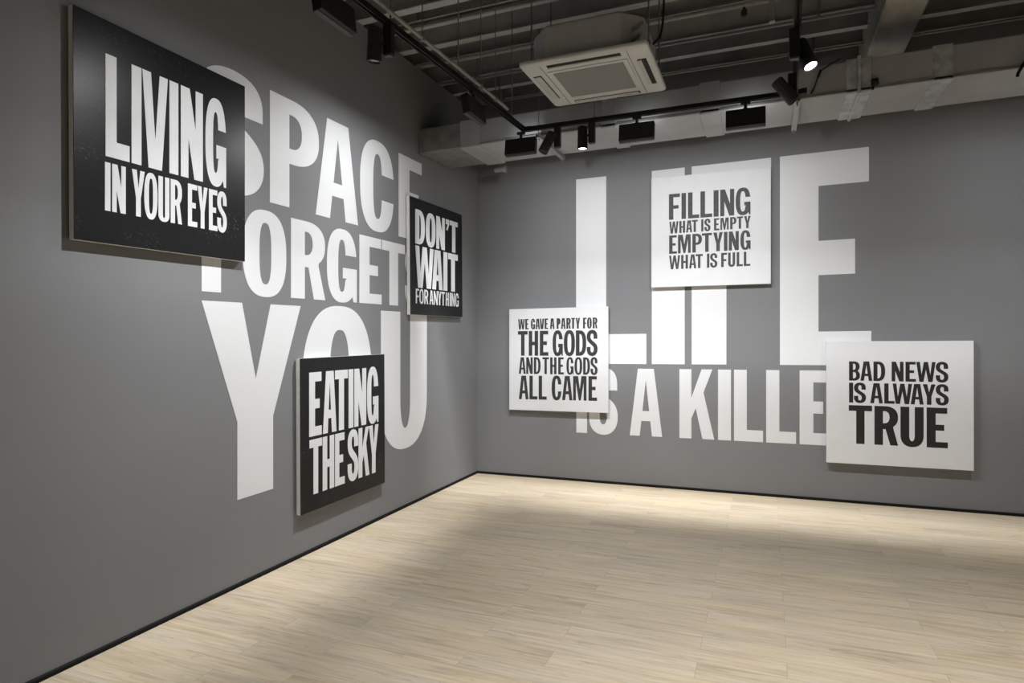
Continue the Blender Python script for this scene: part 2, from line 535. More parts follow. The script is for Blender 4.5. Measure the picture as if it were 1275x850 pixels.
def glyph(c, w, v, h):
    NO, NI = 2.5, 2.7
    if c == 'I':
        return [([(0, 0), (w, 0), (w, 1), (0, 1)], [])]
    if c == 'L':
        return [([(0, 0), (w, 0), (w, h), (v, h), (v, 1), (0, 1)], [])]
    if c == 'T':
        a = (w - v) / 2
        return [([(a, 0), (a + v, 0), (a + v, 1 - h), (w, 1 - h), (w, 1), (0, 1), (0, 1 - h), (a, 1 - h)], [])]
    if c == 'H':
        return [([(0, 0), (v, 0), (v, .5 - h * .55), (w - v, .5 - h * .55), (w - v, 0), (w, 0), (w, 1), (w - v, 1), (w - v, .5 + h * .45), (v, .5 + h * .45), (v, 1), (0, 1)], [])]
    if c == 'E':
        m0, m1 = .505 - h * .52, .505 + h * .5
        return [([(0, 0), (w, 0), (w, h), (v, h), (v, m0), (w * .83, m0), (w * .83, m1), (v, m1), (v, 1 - h), (w * .975, 1 - h), (w * .975, 1), (0, 1)], [])]
    if c == 'F':
        m0, m1 = .485 - h * .5, .485 + h * .5
        return [([(0, 0), (v, 0), (v, m0), (w * .88, m0), (w * .88, m1), (v, m1), (v, 1 - h), (w, 1 - h), (w, 1), (0, 1)], [])]
    if c in 'AV':
        top = min(1.4 * v, .62 * w)
        leg = min(.88 * v, .36 * w)
        xa, xb = (w - top) / 2, (w + top) / 2
        ap = .83 if c == 'A' else .70

        def inner(t, right=False):
            x = leg + (w / 2 - leg) * t / ap
            return w - x if right else x
        if c == 'A':
            c0, c1 = .375 - h * .95, .372
            return [([(0, 0), (leg, 0), (inner(c0), c0), (inner(c0, True), c0), (w - leg, 0), (w, 0), (xb, 1), (xa, 1)],
                     [[(inner(c1), c1), (inner(c1, True), c1), (w / 2, ap)]])]
        return [([(0, 1), (xa, 0), (xb, 0), (w, 1), (w - leg, 1), (w / 2, 1 - ap), (leg, 1)], [])]
    if c == 'W':
        leg = min(.85 * v, .22 * w)
        bt = min(.98 * v, .25 * w)
        q = .255 * w
        a0, a1 = q - bt / 2 + .012 * w, q + bt / 2 + .012 * w
        mid = min(.95 * v, .24 * w)
        return [([(0, 1), (a0, 0), (a1, 0), (w / 2, .62), (w - a1, 0), (w - a0, 0), (w, 1), (w - leg, 1),
                  (w - (a0 + a1) / 2 - .005 * w, .36), (w / 2 + mid / 2, 1), (w / 2 - mid / 2, 1), ((a0 + a1) / 2 + .005 * w, .36), (leg, 1)], [])]
    if c == 'M':
        s = min(.86 * v, .21 * w)
        tb = .375 * w
        return [([(0, 0), (s, 0), (s, .74), (.425 * w, 0), (.575 * w, 0), (w - s, .74), (w - s, 0), (w, 0), (w, 1), (w - tb, 1), (.5 * w, .46), (tb, 1), (0, 1)], [])]
    if c == 'N':
        s = min(.88 * v, .34 * w)
        d = min(1.03 * v, .40 * w)
        f = (w - s - d) / (w - d)
        f = min(max(f, .36), .62)
        return [([(0, 0), (s, 0), (s, f), (w - d, 0), (w, 0), (w, 1), (w - s, 1), (w - s, 1 - f), (d, 1), (0, 1)], [])]
    if c == 'K':
        return [([(0, 0), (v, 0), (v, .29), (v + (w - v) * .19, .44), (w * .665, 0), (w, 0), (w * .695, .667), (w * .945, 1), (w * .64, 1), (v, .588), (v, 1), (0, 1)], [])]
    if c == 'Y':
        a = (w - v) / 2
        l = min(1.0 * v, .39 * w)
        return [([(a, 0), (a + v, 0), (a + v, .395), (w, 1), (w - l * .95, 1), (w / 2, .605), (l, 1), (0, 1), (a, .395)], [])]
    if c == 'U':
        ry = min(.40, .60 * w)
        ri = max(ry - h * 1.02, .08)
        out = [(0, 1)] + sup(w / 2, ry - OV, w / 2, ry, 2.3, PI, 2 * PI) + [(w, 1), (w - v, 1)]
        ins = sup(w / 2, ry - OV, w / 2 - v, ri, 2.2, 2 * PI, PI) + [(v, 1)]
        return [(out + ins, [])]
    if c == 'O':
        return [(sup(w / 2, .5, w / 2, .5 + OV, NO, 0, 2 * PI, 64)[:-1], [sup(w / 2, .5, w / 2 - v, .5 + OV - h, NI, 0, 2 * PI, 56)[:-1]])]
    if c == 'C':
        a, b, ai, bi = w / 2, .5 + OV, w / 2 - v, .5 + OV - h
        y1, y0 = .648, .36
        out = sup(a, .5, a, b, NO, ang(y1, .5, b, NO), 2 * PI + ang(y0, .5, b, NO), 60)
        ins = sup(a, .5, ai, bi, NI, 2 * PI + ang(y0, .5, bi, NI), ang(y1, .5, bi, NI), 54)
        return [(out + ins, [])]
    if c == 'G':
        a, b, ai, bi = w / 2, .5 + OV, w / 2 - v, .5 + OV - h
        y1, yb = .655, .475
        yn = .085
        out = sup(a, .5, a * .985, b, NO, ang(y1, .5, b, NO), 2 * PI + ang(yn, .5, b, NO), 60)
        ex, ey = out[-1]
        nx = w - .42 * v
        out = [p for p in out if not (p[0] > nx and p[1] < .3)]
        sx = w - v - min(.28 * v, .12 * w)
        step = yb - h * .98
        spur = [(nx, .075), (w - .30 * v, 0), (w, 0), (w, yb), (sx, yb), (sx, step), (w - .92 * v, step)]
        ins = sup(a - .01 * w, .5, ai, bi, NI, 2 * PI + ang(.30, .5, bi, NI), ang(y1, .5, bi, NI), 54)
        ins = [p for p in ins if not (p[0] > w - .92 * v and p[1] < step)]
        return [(out + spur + ins, [])]
    if c == 'D':
        cx = w * .36
        n = 2.5
        out = [(0, 0)] + sup(cx, .5, w - cx, .5, n, -PI / 2, PI / 2, 32) + [(0, 1)]
        ci = max(min(cx, w - v - .04), v * 1.0)
        hole = [(v, h)] + sup(ci, .5, w - v - ci, .5 - h, 2.6, -PI / 2, PI / 2, 28) + [(v, 1 - h)]
        return [(out, [hole])]
    if c in 'PR':
        bb = .405 if c == 'P' else .43
        cy, ry = (1 + bb) / 2, (1 - bb) / 2
        cx = w * .42
        n = 2.35
        wb = w if c == 'P' else w * .995
        bowl = sup(cx, cy, wb - cx, ry, n, -PI / 2, PI / 2, 28)
        hb = h * (.95 if c == 'P' else .9)
        ci = max(min(cx, w - v - .05), v)
        hole = [(v, bb + hb)] + sup(ci, cy, w - v - ci, ry - hb, 2.3, -PI / 2, PI / 2, 24) + [(v, 1 - hb)]
        if c == 'P':
            return [([(0, 0), (v, 0), (v, bb)] + bowl + [(0, 1)], [hole])]
        bowl = [p for p in bowl if p[1] > bb + .012 and not (p[0] < w * .80 and p[1] < cy)]
        lw = .90 * v
        return [([(0, 0), (v, 0), (v, .41), (v + (w - v) * .17, .41), (w - lw, 0), (w, 0), (w * .79, bb + .02)] + bowl + [(0, 1)], [hole])]
    if c == 'B':
        def lobe(y0, y1, ww, cx, n=2.3):
            return sup(cx, (y0 + y1) / 2, ww - cx, (y1 - y0) / 2, n, -PI / 2, PI / 2, 20)
        lo = lobe(0, .535, w, w * .45)
        hi = lobe(.475, 1, w * .96, w * .45)
        lo = [p for p in lo if p[1] < .50]
        hi = [p for p in hi if p[1] > .51]
        hb = h * .9

        def hole(y0, y1, ww):
            ci = max(w * .45, v)
            return [(v, y0)] + sup(ci, (y0 + y1) / 2, ww - v - ci, (y1 - y0) / 2, 2.3, -PI / 2, PI / 2, 16) + [(v, y1)]
        return [([(0, 0)] + lo + [(w * .86, .505)] + hi + [(0, 1)], [hole(hb, .505 - hb * .48, w), hole(.505 + hb * .48, 1 - hb, w * .96)])]
    if c == 'S':
        T, B = 1 + OV - h / 2, -OV + h / 2
        l, r, m = v / 2, w - v / 2, w / 2
        yt, yb = .748, .262
        k = .56
        rt = r - .02 * w
        sp = []
        sp += bez((rt, .665), (rt, .70), (rt, .725), (rt, yt + .01), 3)
        sp += bez((rt, yt + .01), (rt, yt + (T - yt) * .72), (m + (r - m) * k, T), (m, T))
        sp += bez((m, T), (m - (m - l) * k, T), (l, yt + (T - yt) * .66), (l, yt))
        sp += bez((l, yt), (l, yt - .125), (m - .20 * w, .575), (m, .503), 14)
        sp += bez((m, .503), (m + .20 * w, .431), (r, yb + .125), (r, yb), 14)
        sp += bez((r, yb), (r, yb - (yb - B) * .66), (m + (r - m) * k, B), (m, B))
        sp += bez((m, B), (m - (m - l) * k, B), (l, yb - (yb - B) * .72), (l, yb - .01))
        sp += bez((l, yb - .01), (l, .30), (l, .32), (l, .345), 3) + [(l, .345)]
        n = len(sp)
        wd = []
        for (x, y) in sp:
            f = max(0, 1 - abs(y - .505) / .22)
            f = f * f * (3 - 2 * f)
            wd.append((v / 2 * (1 + .06 * f), h / 2 * (1 - f) + max(v / 2 * .78, h / 2) * f))
        o = pen(sp, wd)
        m2 = len(o)
        return [([o[i], o[i + 1], o[m2 - 2 - i], o[m2 - 1 - i]], []) for i in range(n - 1) if math.dist(sp[i], sp[i + 1]) > 1e-6]
    if c == "'":
        return [([(0, 1), (0, .84), (w * .5, .84), (w * .12, .67), (w * .5, .645), (w, .84), (w, 1)], [])]
    raise ValueError(c)


def put_glyph(bm, c, u0, u1, top, base, v, h, plane, off, depth):
    """stand one letter on a wall plane: 'L' is x = off, 'B' is y = -off; u runs along the wall"""
    um = (u0 + u1) / 2
    cap = (top[0] + top[1] * um) - (base[0] + base[1] * um)
    w = (u1 - u0) / cap

    def P(q, d):
        u = u0 + q[0] * cap
        b = base[0] + base[1] * u
        z = b + q[1] * (top[0] + top[1] * u - b)
        return (off + d, u, z) if plane == 'L' else (u, -(off + d), z)
    for out, holes in glyph(c, w, min(v / cap, w), h):
        loops = [out] + holes
        flat = [q for l in loops for q in l]
        front = [bm.verts.new(P(q, depth)) for q in flat]
        back = [bm.verts.new(P(q, 0)) for q in flat]
        for t in tessellate_polygon([[Vector((q[0], q[1], 0)) for q in l] for l in loops]):
            if len(set(t)) == 3:
                try:
                    bm.faces.new([front[i] for i in t])
                except ValueError:
                    pass
        i0 = 0
        for l in loops:
            n = len(l)
            for i in range(n):
                a, b2 = i0 + i, i0 + (i + 1) % n
                bm.faces.new((front[a], front[b2], back[b2], back[a]))
            i0 += n


# text row: (top z, slope), (foot z, slope), stem, bar share, letters as char:start:end along the wall in metres
ROWS = {
    'SPACE': ((3.3095, 0.00540), (2.5379, 0.00520), 0.1866, 0.148,
        "S:-3.852:-3.332 P:-3.276:-2.775 A:-2.811:-2.288 C:-2.260:-1.756 E:-1.674:-1.251"),
    'FORGETS': ((2.4673, 0.00516), (1.8956, 0.00561), 0.1431, 0.150,
        "F:-3.830:-3.540 O:-3.514:-3.120 R:-3.073:-2.702 G:-2.685:-2.305 E:-2.270:-1.948 T:-1.943:-1.566 S:-1.561:-1.221"),
    'YOU': ((1.8423, 0.00625), (0.5995, 0.01457), 0.3112, 0.150,
        "Y:-3.831:-2.974 O:-2.962:-2.091 U:-1.958:-1.163"),
    'LIFE': ((3.3142, 0.01122), (1.2893, 0.01097), 0.3373, 0.158,
        "L:1.207:1.974 I:2.031:2.366 F:2.435:3.185 E:3.265:4.041"),
    'IS A KILLE': ((1.2443, 0.00923), (0.5365, 0.00854), 0.1193, 0.160,
        "I:1.210:1.331 S:1.354:1.670 A:1.799:2.138 K:2.313:2.656 I:2.692:2.815 L:2.844:3.113 L:3.141:3.408 E:3.439:3.684"),
    'LIVING': ((3.0608, 0.00485), (2.5403, 0.00507), 0.0575, 0.160,
        "L:-4.448:-4.320 I:-4.309:-4.253 V:-4.248:-4.095 I:-4.085:-4.028 N:-4.012:-3.862 G:-3.845:-3.691"),
    'IN YOUR EYES': ((2.5094, 0.00493), (2.2570, 0.00359), 0.0274, 0.125,
        "I:-4.451:-4.423 N:-4.414:-4.341 Y:-4.307:-4.234 O:-4.237:-4.158 U:-4.153:-4.085 R:-4.077:-4.004 E:-3.965:-3.901 Y:-3.899:-3.829 E:-3.819:-3.756 S:-3.758:-3.686"),
    'EATING': ((1.3450, 0.00301), (0.8710, 0.00248), 0.0636, 0.147,
        "E:-2.938:-2.799 A:-2.786:-2.626 T:-2.645:-2.486 I:-2.476:-2.414 N:-2.402:-2.240 G:-2.230:-2.064"),
    'THE SKY': ((0.8674, 0.00949), (0.4513, 0.00643), 0.0526, 0.148,
        "T:-2.935:-2.796 H:-2.789:-2.655 E:-2.645:-2.525 S:-2.488:-2.348 K:-2.346:-2.195 Y:-2.202:-2.063"),
    "DON'T": ((2.8416, 0.01455), (2.5083, 0.01270), 0.0751, 0.150,
        "D:-1.461:-1.281 O:-1.263:-1.070 N:-1.055:-0.873 ':-0.854:-0.780 T:-0.769:-0.585"),
    'WAIT': ((2.4921, 0.01327), (2.0901, 0.01245), 0.0870, 0.160,
        "W:-1.459:-1.109 A:-1.137:-0.921 I:-0.906:-0.819 T:-0.804:-0.582"),
    'FOR ANYTHING': ((2.0699, 0.00686), (1.9290, 0.00698), 0.0338, 0.130,
        "F:-1.450:-1.389 O:-1.384:-1.304 R:-1.292:-1.217 A:-1.189:-1.116 N:-1.106:-1.025 Y:-1.017:-0.950 T:-0.945:-0.876 H:-0.854:-0.787 I:-0.767:-0.735 N:-0.727:-0.654 G:-0.640:-0.563"),
    'FILLING': ((3.0676, -0.00023), (2.8073, -0.00170), 0.0446, 0.135,
        "F:2.214:2.324 I:2.340:2.385 L:2.404:2.515 L:2.526:2.640 I:2.653:2.701 N:2.716:2.848 G:2.861:2.999"),
    'WHAT IS EMPTY': ((2.7672, 0.00692), (2.6376, 0.01015), 0.0226, 0.135,
        "W:2.218:2.309 H:2.318:2.376 A:2.385:2.445 T:2.441:2.501 I:2.533:2.555 S:2.564:2.623 E:2.657:2.708 M:2.718:2.796 P:2.810:2.869 T:2.872:2.930 Y:2.940:3.000"),
    'EMPTYING': ((2.6294, 0.00538), (2.4361, 0.00720), 0.0341, 0.125,
        "E:2.216:2.294 M:2.305:2.431 P:2.447:2.541 T:2.540:2.637 Y:2.650:2.741 I:2.751:2.785 N:2.797:2.891 G:2.905:3.000"),
    'WHAT IS FULL': ((2.4296, 0.00222), (2.2838, 0.00407), 0.0240, 0.140,
        "W:2.216:2.326 H:2.336:2.404 A:2.415:2.485 T:2.479:2.549 I:2.589:2.613 S:2.620:2.689 F:2.725:2.781 U:2.791:2.857 L:2.871:2.928 L:2.937:2.997"),
    'WE GAVE A PARTY FOR': ((1.7937, 0.00909), (1.6768, 0.00923), 0.0216, 0.120,
        "W:0.539:0.619 E:0.626:0.666 G:0.693:0.745 A:0.751:0.800 V:0.800:0.850 E:0.857:0.898 A:0.920:0.972 P:0.998:1.042 A:1.049:1.100 R:1.110:1.160 T:1.166:1.208 Y:1.217:1.265 F:1.299:1.338 O:1.344:1.396 R:1.408:1.459"),
    'THE GODS': ((1.6587, 0.00772), (1.3778, 0.01174), 0.0415, 0.145,
        "T:0.537:0.654 H:0.668:0.780 E:0.800:0.901 G:0.950:1.069 O:1.081:1.208 D:1.218:1.335 S:1.341:1.461"),
    'AND THE GODS': ((1.3614, 0.01029), (1.1745, 0.00976), 0.0282, 0.120,
        "A:0.548:0.631 N:0.637:0.715 D:0.729:0.809 T:0.831:0.907 H:0.922:0.996 E:1.016:1.080 G:1.110:1.192 O:1.203:1.290 D:1.300:1.377 S:1.383:1.461"),
    'ALL CAME': ((1.1495, 0.01678), (0.8833, 0.01682), 0.0396, 0.135,
        "A:0.548:0.665 L:0.676:0.771 L:0.787:0.881 C:0.940:1.054 A:1.061:1.179 M:1.187:1.338 E:1.360:1.455"),
    'BAD NEWS': ((1.3462, 0.00638), (1.1700, 0.00588), 0.0323, 0.136,
        "B:3.854:3.944 A:3.947:4.043 D:4.052:4.145 N:4.196:4.289 E:4.304:4.384 W:4.387:4.533 S:4.534:4.628"),
    'IS ALWAYS': ((1.1537, 0.00501), (0.9601, 0.00738), 0.0342, 0.135,
        "I:3.854:3.888 S:3.895:3.992 A:4.026:4.127 L:4.138:4.219 W:4.204:4.355 A:4.344:4.443 Y:4.436:4.533 S:4.534:4.631"),
    'TRUE': ((0.9344, 0.00781), (0.5823, 0.00706), 0.0678, 0.145,
        "T:3.852:4.041 R:4.060:4.247 U:4.265:4.443 E:4.466:4.624"),}
ROWS['YOU'] = (ROWS['YOU'][0], (0.5807, 0.009), *ROWS['YOU'][2:])
ROWS['IS A KILLER'] = (*ROWS['IS A KILLE'][:4], ROWS['IS A KILLE'][4] + ' R:3.712:4.040')


def row_letters(key):
    top, base, v, h, s = ROWS[key]
    if key == 'FOR ANYTHING':
        v *= .66
    for g in s.split():
        c, a, b = g.split(':')
        yield c, float(a), float(b), top, base, v, h


# ------------------------------------------------------------------ room shell
def floor_z(x, y):
    return 0.0119 * x + 0.0032 * y


XR, YF, ZT, ZD = 8.0, -10.5, 4.22, 4.52      # right wall, front wall, top of the left wall, ceiling deck

bm = new_bm()
c = [(-0.1, 0.1), (XR + .1, 0.1), (XR + .1, YF - .1), (-0.1, YF - .1)]
t = [bm.verts.new((x, y, floor_z(x, y))) for x, y in c]
b = [bm.verts.new((x, y, -0.2)) for x, y in c]
bm.faces.new(t); bm.faces.new(b[::-1])
for i in range(4):
    bm.faces.new((t[i], b[i], b[(i + 1) % 4], t[(i + 1) % 4]))
tag(obj('floor', bm, 'floor', origin=(0, 0, 0)), 'pale oak board floor laid along the back wall', 'floor', kind='structure')


def wall(name, lo, hi, m, label):
    bm = new_bm()
    box(bm, lo, hi)
    return tag(obj(name, bm, m), label, 'wall', kind='structure')


wall('wall_left', (-0.2, YF, -0.15), (0, 0.0, ZT), 'wall', 'grey wall with the three black canvases')
wall('wall_back', (-0.2, 0, -0.15), (XR, 0.2, ZD), 'wall', 'grey wall with the three white canvases')
wall('wall_right', (XR, YF, -0.15), (XR + .2, 0.2, ZD), 'side_wall', 'plain grey wall closing the right side of the room')
wall('wall_front', (-0.2, YF - .2, -0.15), (XR + .2, YF, ZD), 'side_wall', 'plain grey wall at the end of the room opposite the white canvases')

bm = new_bm()
prof = []
y = 0.2
while y > YF - 0.2:                         # ribbed deck
    prof += [(y, ZD), (y - .06, ZD), (y - .075, ZD + .035), (y - .135, ZD + .035), (y - .15, ZD)]
    y -= 0.15
prof += [(prof[-1][0], ZD + .12), (0.2, ZD + .12)]
extrude_profile(bm, prof, 'x', -0.6, XR + .2)
box(bm, (-0.6, YF - .2, ZT - .3), (-0.45, 0.2, ZD + .02))
tag(obj('ceiling', bm, 'deck'), 'dark ribbed ceiling deck above the steel joists', 'ceiling', kind='structure')


def gap_strip(name, p0, p1, nrm, label):  # solid strip; its black stands in for the shade of a recessed gap
    bm = new_bm()
    p0, p1, n = Vector(p0), Vector(p1), Vector(nrm)
    q = []
    for p in (p0, p1):
        f = Vector((p.x, p.y, floor_z(p.x, p.y)))
        q += [f, f + n * .012, f + n * .012 + Vector((0, 0, .020)), f + n * .006 + Vector((0, 0, .025)), f + Vector((0, 0, .025))]
    vs = [bm.verts.new(p) for p in q]
    for i in range(5):
        j = (i + 1) % 5
        bm.faces.new((vs[i], vs[j], vs[5 + j], vs[5 + i]))
    bm.faces.new(vs[:5][::-1]); bm.faces.new(vs[5:])
    tag(obj(name, bm, 'gap_black'), label, 'baseboard', kind='structure')


gap_strip('gap_strip_left', (0.0, YF, 0), (0.0, -0.012, 0), (1, 0, 0), 'thin black strip along the foot of the wall with black canvases')
gap_strip('gap_strip_back', (0.0, 0.0, 0), (XR, 0.0, 0), (0, -1, 0), 'thin black strip along the foot of the wall with white canvases')

# steel joists running along the back wall, cut by the concrete beam
BX0, BX1, BZ = 3.94, 4.225, 4.0
bm = new_bm()
prof = [(BX0, ZD), (BX0 + .0, BZ + .012), (BX0 + .012, BZ), (BX1 - .012, BZ), (BX1, BZ + .012), (BX1, ZD)]
extrude_profile(bm, prof, 'y', YF, -0.002)
tag(obj('ceiling_beam', bm, 'concrete'), 'pale rough concrete beam crossing the ceiling towards the back wall', 'beam', kind='structure')
JG = 'steel joists under the dark deck'
for (yj, wj, dz) in ((-.22, .05, 0.0), (-.54, .07, 0.0), (-.87, .10, 0.0), (-1.29, .10, .01), (-1.61, .075, .0), (-1.97, .085, 0.0), (-2.27, .08, -.02),
                     (-2.62, .10, 0.0), (-2.97, .08, 0.0), (-3.35, .10, 0.0), (-3.72, .08, 0.0), (-4.1, .10, 0.0), (-4.5, .08, 0.0)):
    z = 4.24 + dz
    for x0, x1 in ((-.44, BX0), (BX1, XR)):
        bm = new_bm()
        h = wj / 2
        prof = [(yj - h, z), (yj + h, z), (yj + h, z + .012), (yj + .006, z + .016), (yj + .006, ZD - .012), (yj + h, ZD - .010), (yj + h, ZD - .001),
                (yj - h, ZD - .001), (yj - h, ZD - .010), (yj - .006, ZD - .012), (yj - .006, z + .016), (yj - h, z + .012)]
        extrude_profile(bm, prof, 'x', x0, x1)
        tag(obj('ceiling_beam', bm, 'joist'), 'grey steel joist under the dark ceiling deck', 'beam', JG, kind='structure')

# ------------------------------------------------------------------ wall lettering
VD = 0.0015


def mural(plane, words, label, loc):
    root = thing('wall_lettering', loc, label, 'lettering')
    for wd, keys in words:
        we = bpy.data.objects.new('word', None)
        COL.objects.link(we)
        we.parent = root
        we['label'] = 'white word ' + wd
        for (c, a, b, top, base, v, h) in keys:
            bm = new_bm()
            put_glyph(bm, c, a, b, top, base, v, h, plane, 0.0002, VD)
            obj('letter', bm, 'vinyl', we)
    return root


kl = list(row_letters('IS A KILLER'))
mural('L', [(w, list(row_letters(w))) for w in ('SPACE', 'FORGETS', 'YOU')],
      'huge white letters SPACE FORGETS YOU on the grey wall behind the black canvases', (0.0, -2.6, 0.55))
mural('B', [('LIFE', list(row_letters('LIFE'))), ('IS', kl[:2]), ('A', kl[2:3]), ('KILLER', kl[3:])],
      'huge white letters LIFE IS A KILLE on the wall behind the white canvases', (2.6, 0.0, 0.55))

# ------------------------------------------------------------------ canvases
CB, CF = 0.012, 0.048          # back and front of a canvas, from the wall


def canvas(plane, corners, rows, face, ink, label):
    """corners TL TR BR BL as (along the wall, z)"""
    def P(q, d):
        return Vector((d, q[0], q[1])) if plane == 'L' else Vector((q[0], -d, q[1]))
    tl, tr, br, bl = corners
    mid = ((bl[0] + br[0]) / 2, (bl[1] + br[1]) / 2)
    root = thing('canvas_painting', P(mid, CB), label, 'painting', 'text paintings')

    def slab(d0, d1, inset=0.0):
        bm = new_bm()
        cx = sum(q[0] for q in corners) / 4
        cz = sum(q[1] for q in corners) / 4
        cc = [(q[0] - math.copysign(inset, q[0] - cx), q[1] - math.copysign(inset, q[1] - cz)) for q in corners]
        a = [bm.verts.new(P(q, d0)) for q in cc]
        b = [bm.verts.new(P(q, d1)) for q in cc]
        bm.faces.new(a); bm.faces.new(b[::-1])
        for i in range(4):
            j = (i + 1) % 4
            bm.faces.new((a[i], a[j], b[j], b[i]))
        return bm
    side = obj('canvas_side', slab(CB, CF - .003), 'raw_canvas' if face == 'black_canvas' else 'white_canvas', root)
    fb = slab(CF - .003, CF)
    bmesh.ops.bevel(fb, geom=[e for e in fb.edges], offset=.001, segments=1, affect='EDGES')
    obj('canvas_face', fb, face, root)
    for k in rows:
        bm = new_bm()
        for (c, a, b, top, base, v, h) in row_letters(k):
            put_glyph(bm, c, a, b, top, base, v, h, plane, CF, .0006)
        o = obj('lettering', bm, ink, root)
        o['label'] = ('white' if ink == 'white_ink' else 'black') + ' words ' + k
    return root


canvas('L', [(-4.6081, 3.2089), (-3.5404, 3.2087), (-3.5404, 2.083), (-4.6028, 2.0729)], ['LIVING', 'IN YOUR EYES'], 'black_canvas', 'white_ink',
       'square black canvas reading LIVING IN YOUR EYES in white')
canvas('L', [(-3.0352, 1.4424), (-1.9732, 1.4464), (-1.9659, 0.3184), (-3.027, 0.3119)], ['EATING', 'THE SKY'], 'black_canvas', 'white_ink',
       'square black canvas reading EATING THE SKY, hung low over the word YOU')
canvas('L', [(-1.5595, 2.9249), (-0.4844, 2.9368), (-0.4708, 1.8167), (-1.5454, 1.8093)], ["DON'T", 'WAIT', 'FOR ANYTHING'], 'black_canvas', 'white_ink',
       "square black canvas reading DON'T WAIT FOR ANYTHING beside the room corner")
canvas('B', [(2.0348, 3.2486), (3.1831, 3.2474), (3.1831, 2.1148), (2.0348, 2.1122)], ['FILLING', 'WHAT IS EMPTY', 'EMPTYING', 'WHAT IS FULL'], 'white_canvas', 'ink_grey',
       'square white canvas reading FILLING WHAT IS EMPTY EMPTYING WHAT IS FULL')
canvas('B', [(0.4291, 1.9116), (1.5753, 1.9241), (1.5779, 0.7835), (0.4291, 0.7679)], ['WE GAVE A PARTY FOR', 'THE GODS', 'AND THE GODS', 'ALL CAME'], 'white_canvas', 'ink_mid',
       'square white canvas reading WE GAVE A PARTY FOR THE GODS AND THE GODS ALL CAME')
canvas('B', [(3.6665, 1.5546), (4.8129, 1.565), (4.8146, 0.4323), (3.6665, 0.4183)], ['BAD NEWS', 'IS ALWAYS', 'TRUE'], 'white_canvas', 'ink_dark',
       'square white canvas reading BAD NEWS IS ALWAYS TRUE')

# ------------------------------------------------------------------ air duct
DX1, DY0, DY1, DZ0, DZ1 = XR - .002, -1.306, -0.694, 3.394, 3.634
DK = 0.0095                 # the duct runs slightly uphill to the right


def dobj(name, bm, m, parent):
    for v in bm.verts:
        v.co.z += DK * v.co.x
    return obj(name, bm, m, parent)


root = thing('air_duct', (0.02, (DY0 + DY1) / 2, DZ0), 'long grey rectangular air duct under the ceiling along the back wall', 'duct')
bm = new_bm()
box(bm, (0.46, DY0, DZ0), (DX1, DY1, DZ1), bevel=.012)
dobj('duct_body', bm, 'duct', root)
bm = new_bm()
box(bm, (0.003, DY0 + .004, DZ0 + .004), (0.47, DY1 - .004, DZ1 - .004), bevel=.004)
box(bm, (0.003, DY0 - .012, DZ0 - .012), (0.018, DY1 + .012, DZ1 + .012))
dobj('duct_end', bm, 'duct_raw', root)['label'] = 'bare stained steel duct end'
for x0, x1, m, lab in ((0.45, 0.655, 'duct', None), (1.82, 1.95, 'duct', None), (2.64, 2.80, 'duct', None), (3.70, 3.87, 'tape', 'taped silver joint'), (4.25, 4.375, 'tape', 'taped silver joint')):
    bm = new_bm()
    box(bm, (x0, DY0 - .010, DZ0 - .010), (x1, DY1 + .010, DZ1 + .010), bevel=.008)
    if x0 == 3.70:
        xm = (x0 + x1) / 2
        box(bm, (xm - .012, DY0 - .024, DZ0 - .022), (xm + .012, DY1 + .02, DZ1 + .02), bevel=.003)
    o = dobj('duct_band', bm, m, root)
    if lab:
        o['label'] = lab
bm = new_bm()
box(bm, (0.66, DY0 - .010, DZ0 + .004), (DX1, DY0 + .006, DZ0 + .020))
dobj('duct_seam', bm, 'duct_raw', root)
bm = new_bm()                               # clump of black tape beside the silver joint
lathe(bm, (3.885, DY0 - .002, DZ0 + .05), (0.1, -1, -.2), [(0, .02), (.012, .03), (.028, .026), (.036, .008)], 12, fins=lambda i, k: .8 + .35 * ((i * 7) % 3) / 2)
rod(bm, (3.885, DY0 - .015, DZ0 + .06), (3.872, DY0 - .016, DZ0 - .008), .007, 8)
dobj('cable_knot', bm, 'cable', root)

for k, (x, lab) in enumerate(((1.265, 'steel trapeze bracket under the duct near the room corner'), (3.365, 'steel trapeze bracket under the duct by the end of the lamp track'))):
    root = thing('duct_bracket', (x, -1.0, DZ0 + DK * x - .037), lab, 'bracket', 'trapeze brackets under the duct')
    zd = DZ0 + DK * x
    z0, z1 = zd - .037, zd - .0005
    prof = [(x - .0205, z0), (x + .0205, z0), (x + .0205, z1), (x + .012, z1), (x + .012, z1 - .006), (x + .017, z1 - .006), (x + .017, z0 + .004),
            (x - .017, z0 + .004), (x - .017, z1 - .006), (x - .012, z1 - .006), (x - .012, z1), (x - .0205, z1)]
    bm = new_bm()
    extrude_profile(bm, prof, 'y', -1.39, -0.645)
    obj('channel', bm, 'galv', root)
    for yy in (-1.365, -.665):
        bm = new_bm()
        rod(bm, (x, yy, z0 - .030), (x, yy, ZD - .001), .004, 8)
        lathe(bm, (x, yy, z0 - .012), (0, 0, 1), [(0, .010), (.011, .010)], 6)
        obj('threaded_rod', bm, 'rod', root)

# small pipe end behind the duct at the corner
root = thing('pipe_stub', (0.58, -0.62, 3.33), 'small grey pipe end under the duct near the corner', 'pipe')
bm = new_bm()
rod(bm, (0.50, -0.60, 3.355), (0.60, -0.60, 3.355), .026, 14)
lathe(bm, (0.595, -0.60, 3.355), (1, 0, 0), [(0, .036), (.03, .036), (.034, .030)], 16)
obj('pipe', bm, 'duct_raw', root)
bm = new_bm()
rod(bm, (0.55, -0.60, 3.375), (0.55, -0.60, ZD - .001), .006, 8)
obj('hanger_rod', bm, 'rod', root)

